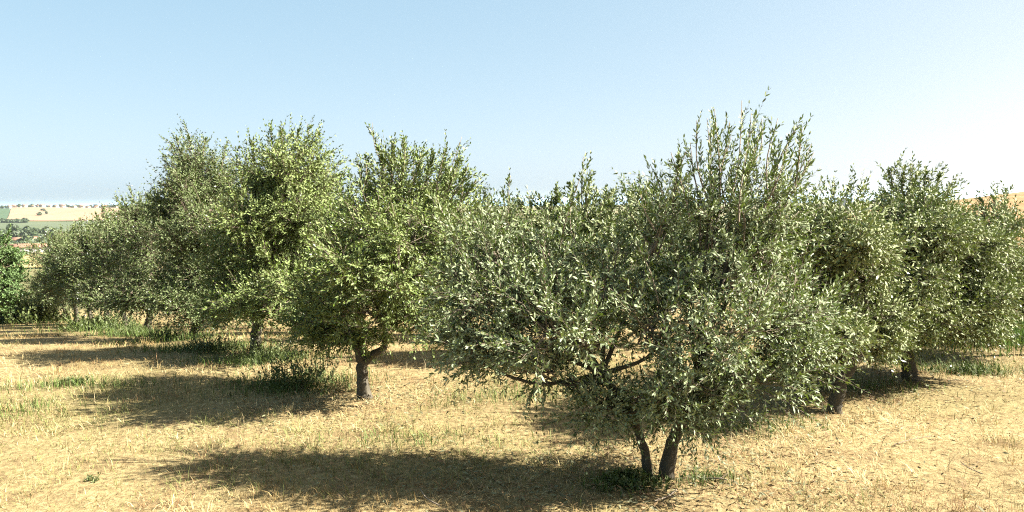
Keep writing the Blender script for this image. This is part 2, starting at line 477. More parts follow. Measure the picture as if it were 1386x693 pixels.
def build_tree(name, label, base, stems, clumps, leafm, seed, leaf_len=.058, leaf_w=.0145, sub_per=15, sh_per=9, L0=.26, K=8,
               up=.25, long_shoots=(), group='olive trees of the grove', sag=.05, single_leaves=0, kite=True, whisk=3, limb_r=.022, trunk_r=.055, cat='olive tree'):
    """base: world point. stems: list of polylines (world) with radii; clumps: (centre, radii, density) world"""
    r = np.random.default_rng(seed)
    root = thing(name, label, cat, tuple(base), group)
    base = np.asarray(base)
    hubs = []
    for pts, r0, r1 in stems:
        g = Geo()
        p = np.asarray(pts, float) - base
        p[0, 2] -= .05
        sp_ = spline(p, 18)
        t = np.linspace(0, 1, 18)
        rad = r0 + (r1 - r0) * t + r0 * .5 * np.exp(-t * 11)
        sp_[1:, :2] += r.normal(size=(17, 2)) * r0 * .10
        g.tube(sp_, rad, 14, 0, .20)
        link('trunk', g.mesh('trunk', [BARK], smooth=True), root)
        hubs.append(sp_[-1]); hubs.append(sp_[12])
    hubs = np.array(hubs)
    B = []; D = []; LL = []; WB = []; WD = []; WL = []
    gt = Geo()
    for (c, rad, dens) in clumps:
        c = np.asarray(c) - base; rad = np.asarray(rad)
        h = hubs[::2][np.argmin(np.linalg.norm(hubs[::2] - c, axis=1))]
        mid = h * .5 + c * .5 + r.normal(size=3) * .06 + np.array((0, 0, -.06 + .1 * (c[2] - h[2])))
        gl = Geo()
        n = 9
        gl.tube(spline([h - (mid - h) * .12, mid, c], n), np.linspace(limb_r, limb_r * .35, n), 7, 0, .06)
        link('limb', gl.mesh('limb', [BARK], smooth=True), root)
        b, d, l, curves = clump_shoots((c, rad, dens), h, r, sub_per, sh_per, L0, up)
        B.append(b); D.append(d); LL.append(l)
        for cv in curves:
            gt.tube(cv, np.linspace(.0060, .0020, len(cv)), 4, 1)
    # feathery young shoots rising from the upper masses
    zs = np.array([np.asarray(c)[2] for c, _, _ in clumps])
    extra = []
    for (c, rad, dens) in clumps:
        c = np.asarray(c)
        if c[2] < np.quantile(zs, .35):
            continue
        for q in range(whisk):
            u = unit(np.array((r.normal() * .8, r.normal() * .8, .45 + r.random())))
            p0 = c + u * rad * .55
            extra.append((p0, p0 + unit(u * .6 + np.array((r.normal() * .18, r.normal() * .18, 1.0))) * (.24 + .26 * r.random()), 3, .32))
    for (p0, p1, nside, rad) in list(long_shoots) + extra:
        # one tall whip with side shoots, climbing out of the crown
        p0 = np.asarray(p0) - base; p1 = np.asarray(p1) - base
        mid = (p0 + p1) / 2 + r.normal(size=3) * .02
        cv = spline([p0, mid, p1], 8)
        gt.tube(cv, np.linspace(.006, .0018, 8), 4, 1)
        ln = np.linalg.norm(p1 - p0)
        ax = unit(p1 - p0)
        t = np.concatenate([np.linspace(.03, .62, nside), [.70]])
        x = t * 7; i = np.minimum(x.astype(int), 6); f = (x - i)[:, None]
        b = cv[i] * (1 - f) + cv[i + 1] * f
        WB.append(cv[0]); WD.append(p1 - p0); WL.append(ln)
        dd = unit(ax + r.normal(size=(len(t), 3)) * rad * (1 - .55 * t)[:, None])
        dd[-1] = ax
        l = L0 * (1.15 - .45 * t) * (.75 + .4 * r.random(len(t)))
        l[-1] = ln * .28
        B.append(b); D.append(dd); LL.append(l)
    B = np.concatenate(B); D = np.concatenate(D); LL = np.concatenate(LL)
    V, F, TV, TQ = shoots_geo(B, D, LL, K, leaf_len, leaf_w, sag=sag, seed=seed + 1, kite=kite)
    if WB:
        V2, F2, TV2, TQ2 = shoots_geo(np.array(WB), np.array(WD), np.array(WL), max(8, int(np.mean(WL) / (leaf_len * .5))), leaf_len * 1.25, leaf_w * 1.15, spread=.6, seed=seed + 2, leaf_from=.05, kite=kite, bow=.09)
        F2 = F2 + len(V) * V.shape[1]; V = np.concatenate([V, V2]); F = np.concatenate([F, F2])
        TQ2 = TQ2 + len(TV); TV = np.concatenate([TV, TV2]); TQ = np.concatenate([TQ, TQ2])
    if single_leaves:
        # the leaves nearest the camera become parts of their own
        cen = V.mean(1) + base
        dist = np.linalg.norm(cen - np.array((0, 0, EYE)), axis=1)
        pick = np.argsort(dist + r.random(len(dist)) * .45)[:single_leaves]
        keep = np.ones(len(V), bool); keep[pick] = False
        protos = [leaf_proto(leafm, k) for k in range(6)]
        for n_, k in enumerate(pick):
            q0, l_, r_, l2_, r2_, tip = V[k]
            ax = tip - q0; ln = np.linalg.norm(ax); ax = ax / ln
            nrm = unit(np.cross(unit(r_ - l_), ax))
            wk = np.linalg.norm(l_ - r_) / (.92 * .256 * ln)
            side = unit(np.cross(ax, nrm))
            lo = link('leaf', protos[n_ % 6], root)
            M = Matrix(((side[0], ax[0], nrm[0], q0[0]), (side[1], ax[1], nrm[1], q0[1]), (side[2], ax[2], nrm[2], q0[2]), (0, 0, 0, 1)))
            lo.matrix_local = M @ Matrix.Diagonal((ln * wk, ln, ln, 1))
        V = V[keep]
        F = leaf_tris(len(V), kite)
    g = Geo()
    g.add(V.reshape(-1, 3), F, 0); g.add(TV, TQ, 1)
    off = g.n
    g.v += gt.v; g.f += [(f + off, m) for f, m in gt.f]; g.n += gt.n
    cr = link('crown', g.mesh('crown', [leafm, TWIG]), root)
    cr['kind'] = 'stuff'
    return root

def leaf_proto(mat, k):
    """a lanceolate leaf one unit long, folded along the midrib, 12 triangles"""
    r = random.Random(k)
    t = np.array((0, .22, .48, .75, 1.0))
    wd = np.array((.012, .10, .128, .085, .0)) * (.9 + .3 * r.random())
    curl = -.10 * t ** 2 * (.3 + r.random() * 1.3)
    v = []
    for i in range(5):
        fold = wd[i] * .25
        if i < 4:
            v += [(-wd[i], t[i], curl[i] + fold), (0, t[i], curl[i]), (wd[i], t[i], curl[i] + fold)]
    v.append((0, 1.0, curl[4]))
    q = []
    for i in range(3):
        a = i * 3
        q += [(a, a + 1, a + 4, a + 3), (a + 1, a + 2, a + 5, a + 4)]
    me = mesh_np('leaf', v, [(np.array(q), 0), (np.array([(9, 10, 12), (10, 11, 12)]), 0)], [mat], smooth=True)
    return me

def pc(D, lst, inset=.07, deep=0.0):
    """leafy masses given as (px, py, rx, ry, depth offset, depth radius, density) at distance D"""
    o = []
    rr = np.random.default_rng(int(D * 100))
    for px, py, rx, ry, dy, ry_m, dens in lst:
        d = D + dy + deep * (rr.random() * 2 - 1)
        ry_m = ry_m + .25 * deep
        s = d / FPX
        o.append((at(px, py, d), np.maximum(.13, np.array((rx * s, ry_m, ry * s)) - inset), dens))
    return o

def foot(px, py, D):
    p = at(px, py, D)
    p[2] = H(p[0], p[1])
    return p

# ------------------------------------------------------------------ the grove: trees the photograph shows plainly
D0 = 4.80
fb = foot(897, 652, D0)
whips = [((985, 285, .0), (1004, 136, .05)), ((975, 290, .1), (967, 147, .1)), ((965, 290, -.1), (943, 163, -.05)), ((990, 270, .1), (1017, 153, .15)),
         ((1000, 270, -.15), (1034, 172, -.2)), ((1040, 285, .05), (1053, 160, .05)), ((1045, 275, -.1), (1081, 170, -.1)), ((1050, 290, .1), (1098, 195, .1)),
         ((1055, 290, -.05), (1102, 206, -.05)), ((955, 290, .15), (934, 192, .15)), ((935, 300, -.1), (908, 206, -.1)), ((900, 310, .1), (880, 222, .1)),
         ((885, 310, -.1), (866, 250, -.1)), ((962, 280, .0), (957, 160, 0.)), ((1030, 290, -.2), (1066, 195, -.2)), ((985, 290, .25), (990, 185, .25)), ((1000, 300, -.3), (1010, 205, -.3))]
build_tree('olive_tree', 'broad grey-green olive tree nearest in the foreground, two stems and tall upright whips', fb,
    [([at(900, 655, D0), at(905, 625, D0), at(912, 596, D0), at(930, 560, D0), at(945, 520, D0 + .05)], .043, .028),
     ([at(878, 646, D0 + .05), at(874, 615, D0 + .05), at(864, 585, D0 + .05), at(845, 545, D0), at(815, 505, D0)], .027, .020)],
    pc(D0, [(1000, 350, 85, 80, 0, .50, 1.0), (925, 355, 80, 70, .1, .55, 1.0), (1065, 420, 70, 85, 0, .45, 1.0), (990, 450, 95, 75, -.25, .45, 1.1),
            (900, 440, 85, 75, -.2, .5, 1.0), (820, 370, 85, 80, .15, .5, 1.0), (735, 360, 80, 70, .2, .5, 1.0), (665, 390, 75, 75, .2, .45, 1.0),
            (650, 455, 65, 60, .1, .4, .9), (730, 440, 80, 65, -.2, .45, 1.0), (790, 450, 65, 40, -.2, .4, .7), (720, 500, 60, 34, 0, .4, .6),
            (1075, 480, 48, 48, -.1, .4, .8), (1020, 520, 70, 44, -.2, .4, .7), (930, 520, 70, 40, -.3, .4, .6), (880, 550, 50, 30, -.2, .3, .6),
            (640, 330, 55, 45, .3, .4, .7), (612, 400, 45, 55, .2, .4, .8), (608, 468, 40, 42, .1, .35, .7), (985, 300, 55, 45, .1, .35, .7), (1050, 320, 45, 45, .1, .35, .7), (962, 268, 44, 36, 0, .3, .30), (1012, 255, 40, 40, .1, .3, .25), (1060, 272, 34, 36, 0, .3, .28), (905, 292, 40, 30, .1, .3, .4), (800, 540, 38, 28, 0, .3, .5), (1095, 430, 45, 45, .1, .35, .7), (925, 562, 50, 18, -.15, .28, .7), (990, 550, 42, 22, -.1, .3, .5), (828, 556, 38, 22, .0, .25, .6)]),
    GREY_LEAF, 11, whisk=1, leaf_len=.041, leaf_w=.0106, kite=False, sub_per=20, sh_per=9, L0=.25, K=8, up=.30,
    long_shoots=[(at(a[0], a[1], D0 + a[2]), at(b[0], b[1], D0 + b[2]), 4, .30) for a, b in whips], single_leaves=300, limb_r=.016)

D1 = 6.90
build_tree('olive_tree', 'yellow-green olive tree with one bare forked trunk, just left of the broad foreground olive', foot(493, 537, D1),
    [([at(494, 537, D1), at(491, 515, D1), at(489, 492, D1), at(487, 481, D1), at(480, 460, D1)], .048, .036),
     ([at(490, 486, D1 + .01), at(505, 480, D1), at(518, 473, D1), at(521, 462, D1), at(522, 430, D1)], .030, .024)],
    pc(D1, [(540, 245, 55, 48, 0, .45, .9), (595, 265, 48, 48, .1, .45, .8), (500, 290, 55, 50, 0, .5, .9), (560, 310, 70, 55, -.1, .6, 1.1), (615, 310, 45, 50, .2, .4, .8),
            (470, 350, 60, 55, -.1, .5, 1.0), (540, 375, 70, 55, -.4, .5, 1.1), (600, 385, 50, 55, 0, .5, .9), (440, 400, 50, 45, .1, .5, .9), (500, 425, 65, 38, -.2, .5, 1.0),
            (570, 435, 45, 30, 0, .4, .7), (425, 435, 40, 28, .2, .4, .7), (470, 300, 40, 40, .2, .4, .7), (470, 450, 40, 16, -.1, .35, .8), (440, 452, 36, 16, .1, .35, .7)], deep=.35),
    WARM_LEAF, 21, whisk=1, leaf_len=.044, leaf_w=.0130, kite=False, sub_per=30, sh_per=9, L0=.25, K=8, up=.38,
    long_shoots=[(at(a, b, D1), at(c, d, D1), 6, .4) for a, b, c, d in
        ((530, 240, 533, 188), (545, 240, 548, 192), (520, 250, 512, 208), (560, 250, 570, 205), (590, 260, 606, 192), (605, 260, 622, 212), (610, 270, 634, 222), (620, 280, 645, 245), (495, 270, 488, 222), (575, 250, 588, 212))])

D2 = 9.37
build_tree('olive_tree', 'tallest olive tree of the row, with the highest bright green top', foot(347, 479, D2),
    [([at(347, 479, D2), at(345, 460, D2), at(350, 435, D2), at(352, 410, D2)], .062, .05)],
    pc(D2, [(400, 215, 42, 36, 0, .5, .9), (360, 235, 40, 38, 0, .5, .9), (435, 255, 34, 38, .1, .5, .8), (400, 285, 55, 45, -.2, .6, 1.1), (335, 290, 45, 45, -.1, .6, 1.0),
            (440, 320, 36, 45, 0, .5, .9), (370, 345, 55, 48, -.4, .6, 1.1), (310, 350, 42, 48, 0, .6, 1.0), (410, 395, 48, 45, -.3, .6, 1.0), (345, 410, 50, 36, -.2, .6, 1.0),
            (300, 405, 36, 36, .1, .5, .8), (430, 430, 36, 26, -.2, .4, .7)], deep=.5),
    WARM_LEAF, 31, whisk=1, leaf_len=.050, leaf_w=.0170, sub_per=52, sh_per=9, L0=.28, K=7, up=.3,
    long_shoots=[(at(a, b, D2), at(c, d, D2), 6, .42) for a, b, c, d in
        ((370, 215, 366, 166), (385, 215, 381, 174), (400, 205, 405, 176), (415, 210, 433, 178), (425, 225, 444, 205), (440, 240, 462, 236), (345, 225, 340, 190), (325, 240, 318, 196))])

D3 = 11.84
build_tree('olive_tree', 'olive tree with a rounded bushy head standing left of the tallest olive', foot(262, 463, D3),
    [([at(260, 464, D3), at(262, 450, D3), at(267, 435, D3), at(272, 410, D3)], .065, .05)],
    pc(D3, [(262, 212, 28, 26, 0, .45, .9), (236, 292, 28, 30, 0, .5, .9), (248, 245, 26, 26, 0, .45, .8), (290, 240, 32, 34, 0, .5, .9), (252, 265, 32, 36, .1, .5, .9), (285, 300, 42, 42, -.2, .6, 1.1), (240, 320, 38, 40, 0, .6, 1.0),
            (275, 365, 44, 42, -.3, .6, 1.1), (240, 385, 36, 38, 0, .6, .9), (290, 415, 38, 28, -.2, .5, .8), (315, 250, 30, 36, .3, .5, .8), (255, 420, 36, 24, 0, .5, .8), (238, 402, 32, 24, .1, .5, .9), (290, 420, 34, 16, .2, .4, .6)], deep=.5),
    ROW_LEAF, 41, leaf_len=.048, leaf_w=.0185, sub_per=48, whisk=1, sh_per=8, L0=.30, K=7, up=.25,
    long_shoots=[(at(a, b, D3), at(c, d, D3), 5, .45) for a, b, c, d in ((245, 212, 238, 184), (258, 205, 258, 182), (275, 210, 278, 186), (300, 225, 303, 192))])

D4 = 14.31
build_tree('olive_tree', 'fifth olive tree along the left row, grey-green with a low dark trunk', foot(201, 453, D4),
    [([at(201, 453, D4), at(200, 440, D4), at(203, 425, D4), at(205, 405, D4)], .065, .05)],
    pc(D4, [(212, 295, 28, 26, 0, .5, .9), (196, 290, 36, 20, 0, .5, .9), (185, 300, 24, 26, 0, .5, .9), (205, 330, 36, 34, -.2, .6, 1.0), (175, 345, 28, 34, 0, .6, .9), (215, 370, 32, 36, -.2, .6, .9), (185, 390, 32, 34, -.2, .6, .9), (215, 405, 30, 20, 0, .5, .9), (180, 406, 30, 18, 0, .5, .9), (200, 405, 40, 26, -.3, .5, .9)], deep=.5),
    ROW_LEAF, 51, leaf_len=.052, leaf_w=.021, sub_per=48, sh_per=8, L0=.32, K=6, up=.22)

D5 = 16.8
build_tree('olive_tree', 'sixth olive tree along the left row, pale dusty foliage over a thin trunk', foot(168, 447, D5),
    [([at(168, 447, D5), at(169, 435, D5), at(166, 422, D5), at(165, 405, D5)], .065, .05)],
    pc(D5, [(150, 316, 34, 24, 0, .5, .9), (175, 330, 24, 28, 0, .5, .9), (140, 350, 32, 28, -.2, .6, 1.0), (165, 370, 32, 34, -.2, .6, 1.0), (140, 395, 30, 28, 0, .6, .9), (170, 402, 30, 20, 0, .5, .9), (142, 404, 28, 18, .1, .5, .9)], deep=.5),
    ROW_LEAF, 61, leaf_len=.056, leaf_w=.024, sub_per=44, sh_per=7, L0=.34, K=6, up=.2)

DR1 = 6.17
build_tree('olive_tree', 'dark olive tree with leaning trunk, half hidden right of the foreground olive', foot(1131, 570, DR1),
    [([at(1131, 571, DR1), at(1130, 555, DR1), at(1134, 535, DR1), at(1147, 505, DR1), at(1165, 470, DR1)], .054, .036)],
    pc(DR1, [(1140, 308, 46, 32, 0, .45, .8), (1095, 320, 45, 45, .1, .5, .9), (1160, 350, 55, 50, 0, .5, 1.0), (1115, 385, 55, 50, .1, .5, 1.0), (1170, 420, 55, 45, 0, .5, 1.0),
            (1120, 440, 45, 40, .2, .5, .9), (1185, 465, 35, 26, .1, .4, .6), (1090, 480, 50, 35, .4, .4, .7)], deep=.35),
    MID_LEAF, 71, whisk=0, leaf_len=.047, leaf_w=.0150, sub_per=48, sh_per=9, L0=.24, K=8, up=.25,
    long_shoots=[(at(a, b, DR1), at(c, d, DR1), 5, .4) for a, b, c, d in ((1130, 290, 1128, 256), (1145, 285, 1148, 247), (1160, 290, 1170, 252), (1110, 300, 1105, 268), (1090, 300, 1088, 262))])

DR2 = 7.17
build_tree('olive_tree', 'silvery olive tree on the right with drooping skirt and straight dark trunk in full view', foot(1235, 528, DR2),
    [([at(1237, 530, DR2), at(1233, 512, DR2), at(1231, 495, DR2), at(1228, 470, DR2), at(1232, 440, DR2)], .066, .045)],
    pc(DR2, [(1232, 275, 40, 28, 0, .4, .8), (1265, 295, 40, 32, 0, .45, .9), (1210, 310, 48, 42, 0, .5, 1.0), (1280, 335, 55, 45, 0, .5, 1.0), (1230, 365, 60, 48, -.3, .5, 1.1),
            (1300, 390, 50, 48, -.1, .5, 1.0), (1200, 410, 48, 42, -.1, .5, .9), (1255, 425, 60, 42, -.3, .5, 1.1), (1315, 428, 45, 28, -.1, .45, .8), (1215, 442, 44, 24, -.1, .45, .7), (1340, 400, 36, 42, .1, .45, .8), (1302, 330, 38, 26, .1, .4, .9), (1250, 320, 55, 40, -.2, .4, 1.0), (1345, 355, 36, 36, .1, .4, .8), (1300, 446, 40, 20, -.1, .4, .5)], deep=.35),
    MID_LEAF, 81, whisk=1, leaf_len=.047, leaf_w=.0155, sub_per=40, sh_per=9, L0=.25, K=8, up=.12, sag=.14,
    long_shoots=[(at(a, b, DR2), at(c, d, DR2), 5, .4) for a, b, c, d in ((1210, 265, 1206, 228), (1220, 260, 1222, 224), (1232, 260, 1240, 232), (1250, 270, 1256, 228), (1262, 275, 1270, 236), (1275, 280, 1288, 255))])

DR4 = 8.5
build_tree('olive_tree', 'olive tree cut off by the right edge of the picture, against the golden hill', foot(1410, 492, DR4),
    [([at(1410, 493, DR4), at(1408, 470, DR4), at(1400, 445, DR4), at(1392, 420, DR4)], .07, .05)],
    pc(DR4, [(1352, 302, 20, 18, 0, .35, .6), (1335, 325, 36, 32, 0, .5, .9), (1365, 350, 36, 30, 0, .5, 1.0), (1350, 390, 48, 45, 0, .5, 1.0), (1405, 385, 40, 34, -.2, .5, 1.0), (1330, 365, 44, 40, 0, .5, 1.0), (1380, 385, 46, 36, -.1, .5, 1.0), (1345, 405, 46, 30, 0, .5, .9), (1322, 330, 28, 20, .1, .4, .9)], deep=.35),
    MID_LEAF, 91, whisk=0, leaf_len=.052, leaf_w=.0165, sub_per=34, sh_per=9, L0=.25, K=7, up=.25,
    long_shoots=[(at(a, b, DR4), at(c, d, DR4), 5, .4) for a, b, c, d in ((1345, 290, 1343, 262), (1358, 290, 1362, 260), (1335, 300, 1330, 268))])

# row two: the head that looks over the broad foreground olive
D8 = 8.64
build_tree('olive_tree', 'low olive tree behind the broad foreground olive, thin shoots above the horizon', foot(790, 492, D8),
    [([foot(790, 492, D8), at(789, 470, D8), at(793, 440, D8), at(790, 410, D8)], .06, .045)],
    pc(D8, [(790, 300, 45, 25, 0, .5, .8), (740, 315, 50, 30, 0, .5, .9), (840, 310, 45, 30, 0, .5, .9), (790, 350, 75, 45, 0, .7, 1.1), (720, 370, 50, 45, 0, .6, .9), (860, 370, 55, 45, 0, .6, .9), (790, 415, 75, 35, 0, .6, 1.0)]),
    MID_LEAF, 101, leaf_len=.066, leaf_w=.021, sub_per=30, sh_per=8, L0=.26, K=7, up=.3,
    long_shoots=[(at(a, b, D8), at(c, d, D8), 4, .3) for a, b, c, d in ((788, 295, 790, 212), (790, 290, 800, 232), (782, 295, 767, 246), (800, 300, 806, 255), (828, 300, 831, 253), (815, 300, 818, 262),
        (740, 300, 728, 262), (722, 310, 716, 262), (755, 300, 751, 264), (690, 310, 691, 238), (850, 300, 856, 256))])

# ------------------------------------------------------------------ the rest of the grove: two grown trees, copied
def generic(seed, label, loc, leafm):
    r = np.random.default_rng(seed)
    b = np.zeros(3)
    cl = []
    for k in range(12):
        a = k * 2.4 + r.random(); rr = .35 + .55 * r.random(); z = .80 + 1.48 * (k / 11.0)
        rr *= 1.0 - .45 * max(0, (z - 1.6))
        cl.append((np.array((math.cos(a) * rr, math.sin(a) * rr, z)), np.array((.42, .42, .36)) * (.85 + .35 * r.random()), 1.0))
    cl.append((np.array((0, 0, 1.5)), np.array((.6, .6, .5)), 1.0))
    t = build_tree('olive_tree', label, b, [([(0, 0, 0), (.02, .01, .3), (-.02, .02, .6), (.03, 0, .95)], .06, .045)], cl, leafm, seed,
                   leaf_len=.058, leaf_w=.025, sub_per=30, sh_per=8, L0=.30, K=6, up=.25)
    t.location = loc
    return t

def copy_tree(src, label, loc, rz, s):
    o = src.copy(); C.objects.link(o)
    o.location = loc; o.rotation_euler = (0, 0, rz); o.scale = (s, s, s)
    o['label'] = label
    for ch in src.children:
        c = ch.copy(); C.objects.link(c); c.parent = o
    return o

def on_row(x0, y0, k):
    x = x0 - 1.71 * k; y = y0 + 2.47 * k
    return (x, y, float(H(x, y)))
A0 = (-1.27, 6.9)
g1 = generic(201, 'seventh olive tree along the left row, crown merging with the pale sixth one', on_row(*A0, 5), ROW_LEAF)
g2 = generic(202, 'eighth olive tree along the left row, beside weeds at its foot', on_row(*A0, 6), ROW_LEAF)
far_names = ['ninth olive tree along the left row, small and far down the slope', 'tenth olive tree along the left row, just before the row fades into bushes',
             'eleventh olive tree along the left row, nearly at the far hedge', 'twelfth and farthest olive tree of the left row']
for k, nm in enumerate(far_names):
    copy_tree((g1, g2)[k % 2], nm, on_row(*A0, 7 + k), 1.3 * k + .7, (1.08, 1.0, .75, .6)[k])
B0 = (0.77, 8.64)
row2 = ['olive tree of the second row hidden behind the yellow-green forked olive', 'olive tree of the second row seen under the skirt of the tallest olive',
        'olive tree of the second row behind the rounded bushy olive', 'olive tree of the second row behind the dusty sixth olive', 'farthest olive tree of the second row, a dark shape low behind the left row']
for k, nm in enumerate(row2):
    copy_tree((g2, g1)[k % 2], nm, on_row(*B0, 1 + k), 2.1 * k + .3, .80 + .04 * (k % 3))
C0 = (3.56, 7.17)
row3 = ['olive tree of the third row behind the dark leaning olive', 'olive tree of the third row glimpsed between the two big olives', 'olive tree of the third row far behind the forked trunk']
for k, nm in enumerate(row3):
    copy_tree((g1, g2)[k % 2], nm, on_row(C0[0], C0[1], 1 + k), 1.7 * k + 1.1, .74 + .03 * (k % 2))

# ------------------------------------------------------------------ bright broadleaf tree at the left edge, bushes
DB = 21.0
build_tree('broadleaf_tree', 'bright green leafy tree cut by the left edge at the far end of the row', foot(-14, 420, DB),
    [([foot(-14, 420, DB), at(-14, 395, DB), at(-12, 370, DB)], .11, .08)],
    pc(DB, [(-5, 340, 26, 24, 0, .7, 1.0), (8, 362, 22, 24, 0, .7, 1.0), (-25, 360, 30, 30, 0, .8, 1.0), (0, 390, 28, 24, -.2, .8, 1.0), (-30, 395, 30, 25, 0, .8, 1.0), (14, 388, 18, 22, 0, .6, .9), (-8, 408, 30, 14, -.2, .7, .8)]),
    OAK_LEAF, 301, leaf_len=.08, leaf_w=.042, sub_per=30, sh_per=9, L0=.3, K=6, up=.15, group=None, cat='tree', limb_r=.04)

def weed(name, label, cat, base, w_, d_, h, n, seed, K=6, ll=.046, lw=.011, mat=WEED_LEAF, group=None, lean=.25):
    r = np.random.default_rng(seed)
    B = np.zeros((n, 3))
    B[:, 0] = r.normal(size=n) * w_ * .45; B[:, 1] = r.normal(size=n) * d_ * .45
    B[:, 2] = H(B[:, 0] + base[0], B[:, 1] + base[1]) - base[2] - .01
    D = np.stack([r.normal(size=n) * lean, r.normal(size=n) * lean, np.ones(n)], -1)
    L = h * (.45 + .6 * r.random(n)) * np.exp(-((B[:, 0] / w_) ** 2 + (B[:, 1] / d_) ** 2) * .5)
    V, F, TV, TQ = shoots_geo(B, D, L, K, ll, lw, sag=.03, twig_r=.002, seed=seed, leaf_from=.05)
    root = thing(name, label, cat, tuple(base), group)
    g = Geo(); g.add(V.reshape(-1, 3), F, 0)
    o = link('leaves', g.mesh('leaves', [mat]), root); o['kind'] = 'stuff'
    g = Geo(); g.add(TV, TQ, 0)
    o = link('stems', g.mesh('stems', [mat]), root); o['kind'] = 'stuff'
    return root
weed('weed_clump', 'tall dark green weed clump between the forked trunk and the tallest olive', 'weeds', foot(405, 526, 7.45), .46, .28, .40, 120, 401, K=7)
weed('weed_clump', 'lighter green weed clump at the foot of the tallest olive', 'weeds', foot(360, 500, 8.6), .35, .25, .34, 90, 402)
weed('weed_clump', 'dark weeds left of the tallest olive trunk, in its shadow', 'weeds', foot(285, 488, 9.6), .45, .3, .30, 110, 403)
weed('weed_clump', 'bright green weed tuft between the rounded bushy olive and its neighbour', 'weeds', foot(222, 470, 11.8), .40, .3, .32, 100, 404)
weed('weed_clump', 'green weeds around the trunk of the fifth olive in the row', 'weeds', foot(180, 462, 13.4), .6, .4, .34, 120, 405)
weed('weed_clump', 'weedy verge at the foot of the far small olives', 'weeds', foot(135, 452, 16.0), .8, .5, .45, 150, 406, ll=.08, lw=.03)
weed('weed_clump', 'leafy green weeds at the base of the two foreground stems', 'weeds', foot(855, 662, 4.7), .17, .12, .11, 90, 407, K=5, ll=.032, lw=.016)
weed('weed_clump', 'green tuft on the grass in the far left shadow tip', 'weeds', foot(92, 525, 7.5), .20, .12, .10, 34, 408, K=4)
weed('weed_clump', 'small bright weed alone in the dry grass near the lower left', 'weeds', foot(125, 645, 4.9), .06, .05, .05, 16, 409, K=3, ll=.026, lw=.008)
weed('weed_clump', 'green weeds by the leaning stick on the right', 'weeds', foot(1310, 527, 7.6), .25, .15, .14, 70, 410, K=4)
weed('bush', 'rounded light green bush below the bright broadleaf tree at the left edge', 'bush', foot(45, 428, 24.0), .9, .7, 1.0, 260, 411, K=6, ll=.12, lw=.06)
weed('bush', 'low dark bush under the left edge tree', 'bush', foot(8, 424, 24.5), .9, .6, .8, 220, 412, K=6, ll=.12, lw=.06, mat=FAR_LEAF)

# ------------------------------------------------------------------ leaning stick and fallen branches
def stick(label, pts, r0, r1, name='fallen_branch', cat='branch', side=()):
    g = Geo()
    base = np.asarray(pts[0], float)
    p = spline(np.asarray(pts) - base, 9)
    g.tube(p, np.linspace(r0, r1, 9), 7, 0, .1)
    o = link(name, g.mesh(name, [TWIG], smooth=True), None, tuple(base))
    tag(o, label, cat)
    for k, (i, dx, dy, dz, ln) in enumerate(side):
        g = Geo()
        q = np.array([p[i], p[i] + np.array((dx, dy, dz)) * ln * .5, p[i] + np.array((dx, dy, dz + .2)) * ln])
        g.tube(spline(q, 5), np.linspace(r1, r1 * .4, 5), 5)
        link('twig', g.mesh('twig', [TWIG]), o)
    return o
s0 = foot(1322, 503, 8.3)
stick('pale bare stick leaning out of the ground under the right olives', [s0, at(1318, 496, 8.3), at(1306, 487, 8.3), at(1298, 482, 8.25)], .022, .012, 'leaning_stick', 'stick')
def lay(px, py, D, ang, ln, r0, label, side=()):
    b = foot(px, py, D)
    pts = []
    for t, k in ((0, 0), (.5, .02), (1, .0)):
        x = b[0] + math.cos(ang) * ln * t - math.sin(ang) * k; y = b[1] + math.sin(ang) * ln * t + math.cos(ang) * k
        pts.append((x, y, float(H(x, y)) + .012 + .03 * t))
    stick(label, pts, r0, r0 * .5, side=side)
lay(915, 672, 4.55, -2.2, .28, .006, 'thin pale twig lying in the grass below the foreground trunk', ((4, .5, -.5, .1, .09), (6, -.5, -.6, .1, .07)))
lay(948, 655, 4.72, -.8, .18, .006, 'short forked twig lying right of the foreground trunk', ((5, .8, .2, .2, .08),))
lay(1210, 612, 5.35, .25, .30, .0035, 'long dry stick lying on the dry grass at the right', ((5, .5, .6, .1, .1),))
lay(1330, 652, 4.75, 1.9, .16, .0035, 'dry forked twig lying in the lower right corner grass', ((4, .7, .2, .15, .1), (6, -.7, .3, .1, .08)))
lay(595, 684, 4.42, 2.2, .22, .005, 'bent twig lying in the foreground shadow')

# ------------------------------------------------------------------ grass
def blades(x, y, h, wd, az, tilt, col, seed, bendk=.5):
    r = np.random.default_rng(seed)
    n = len(x)
    z = H(x, y) - .004
    d = np.stack([np.cos(az) * np.sin(tilt), np.sin(az) * np.sin(tilt), np.cos(tilt)], -1)
    s = np.stack([-np.sin(az + r.normal(size=n) * .6), np.cos(az + r.normal(size=n) * .6), np.zeros(n)], -1)
    p = np.stack([x, y, z], -1)
    m = p + d * (h * .55)[:, None]
    t = p + d * h[:, None] + np.stack([np.cos(az), np.sin(az), np.zeros(n)], -1) * (h * bendk * r.random(n))[:, None]
    t[:, 2] -= h * bendk * .25
    t[:, 2] = np.maximum(t[:, 2], z + .006)
    V = np.stack([p - s * wd[:, None] * .5, p + s * wd[:, None] * .5, m + s * wd[:, None] * .4, m - s * wd[:, None] * .4, t], 1)
    i = np.arange(n)[:, None] * 5
    return V.reshape(-1, 3), i + np.array([[0, 1, 2, 3]]), i + np.array([[3, 2, 4]]), np.repeat(col, 5, 0)

def view_points(n, y0, y1, seed, power=1.0):
    r = np.random.default_rng(seed)
    y = y0 * (y1 / y0) ** (r.random(n) ** power)
    x = (r.random(n) * 2 - 1) * (y * .72 + .6)
    return x, y, r

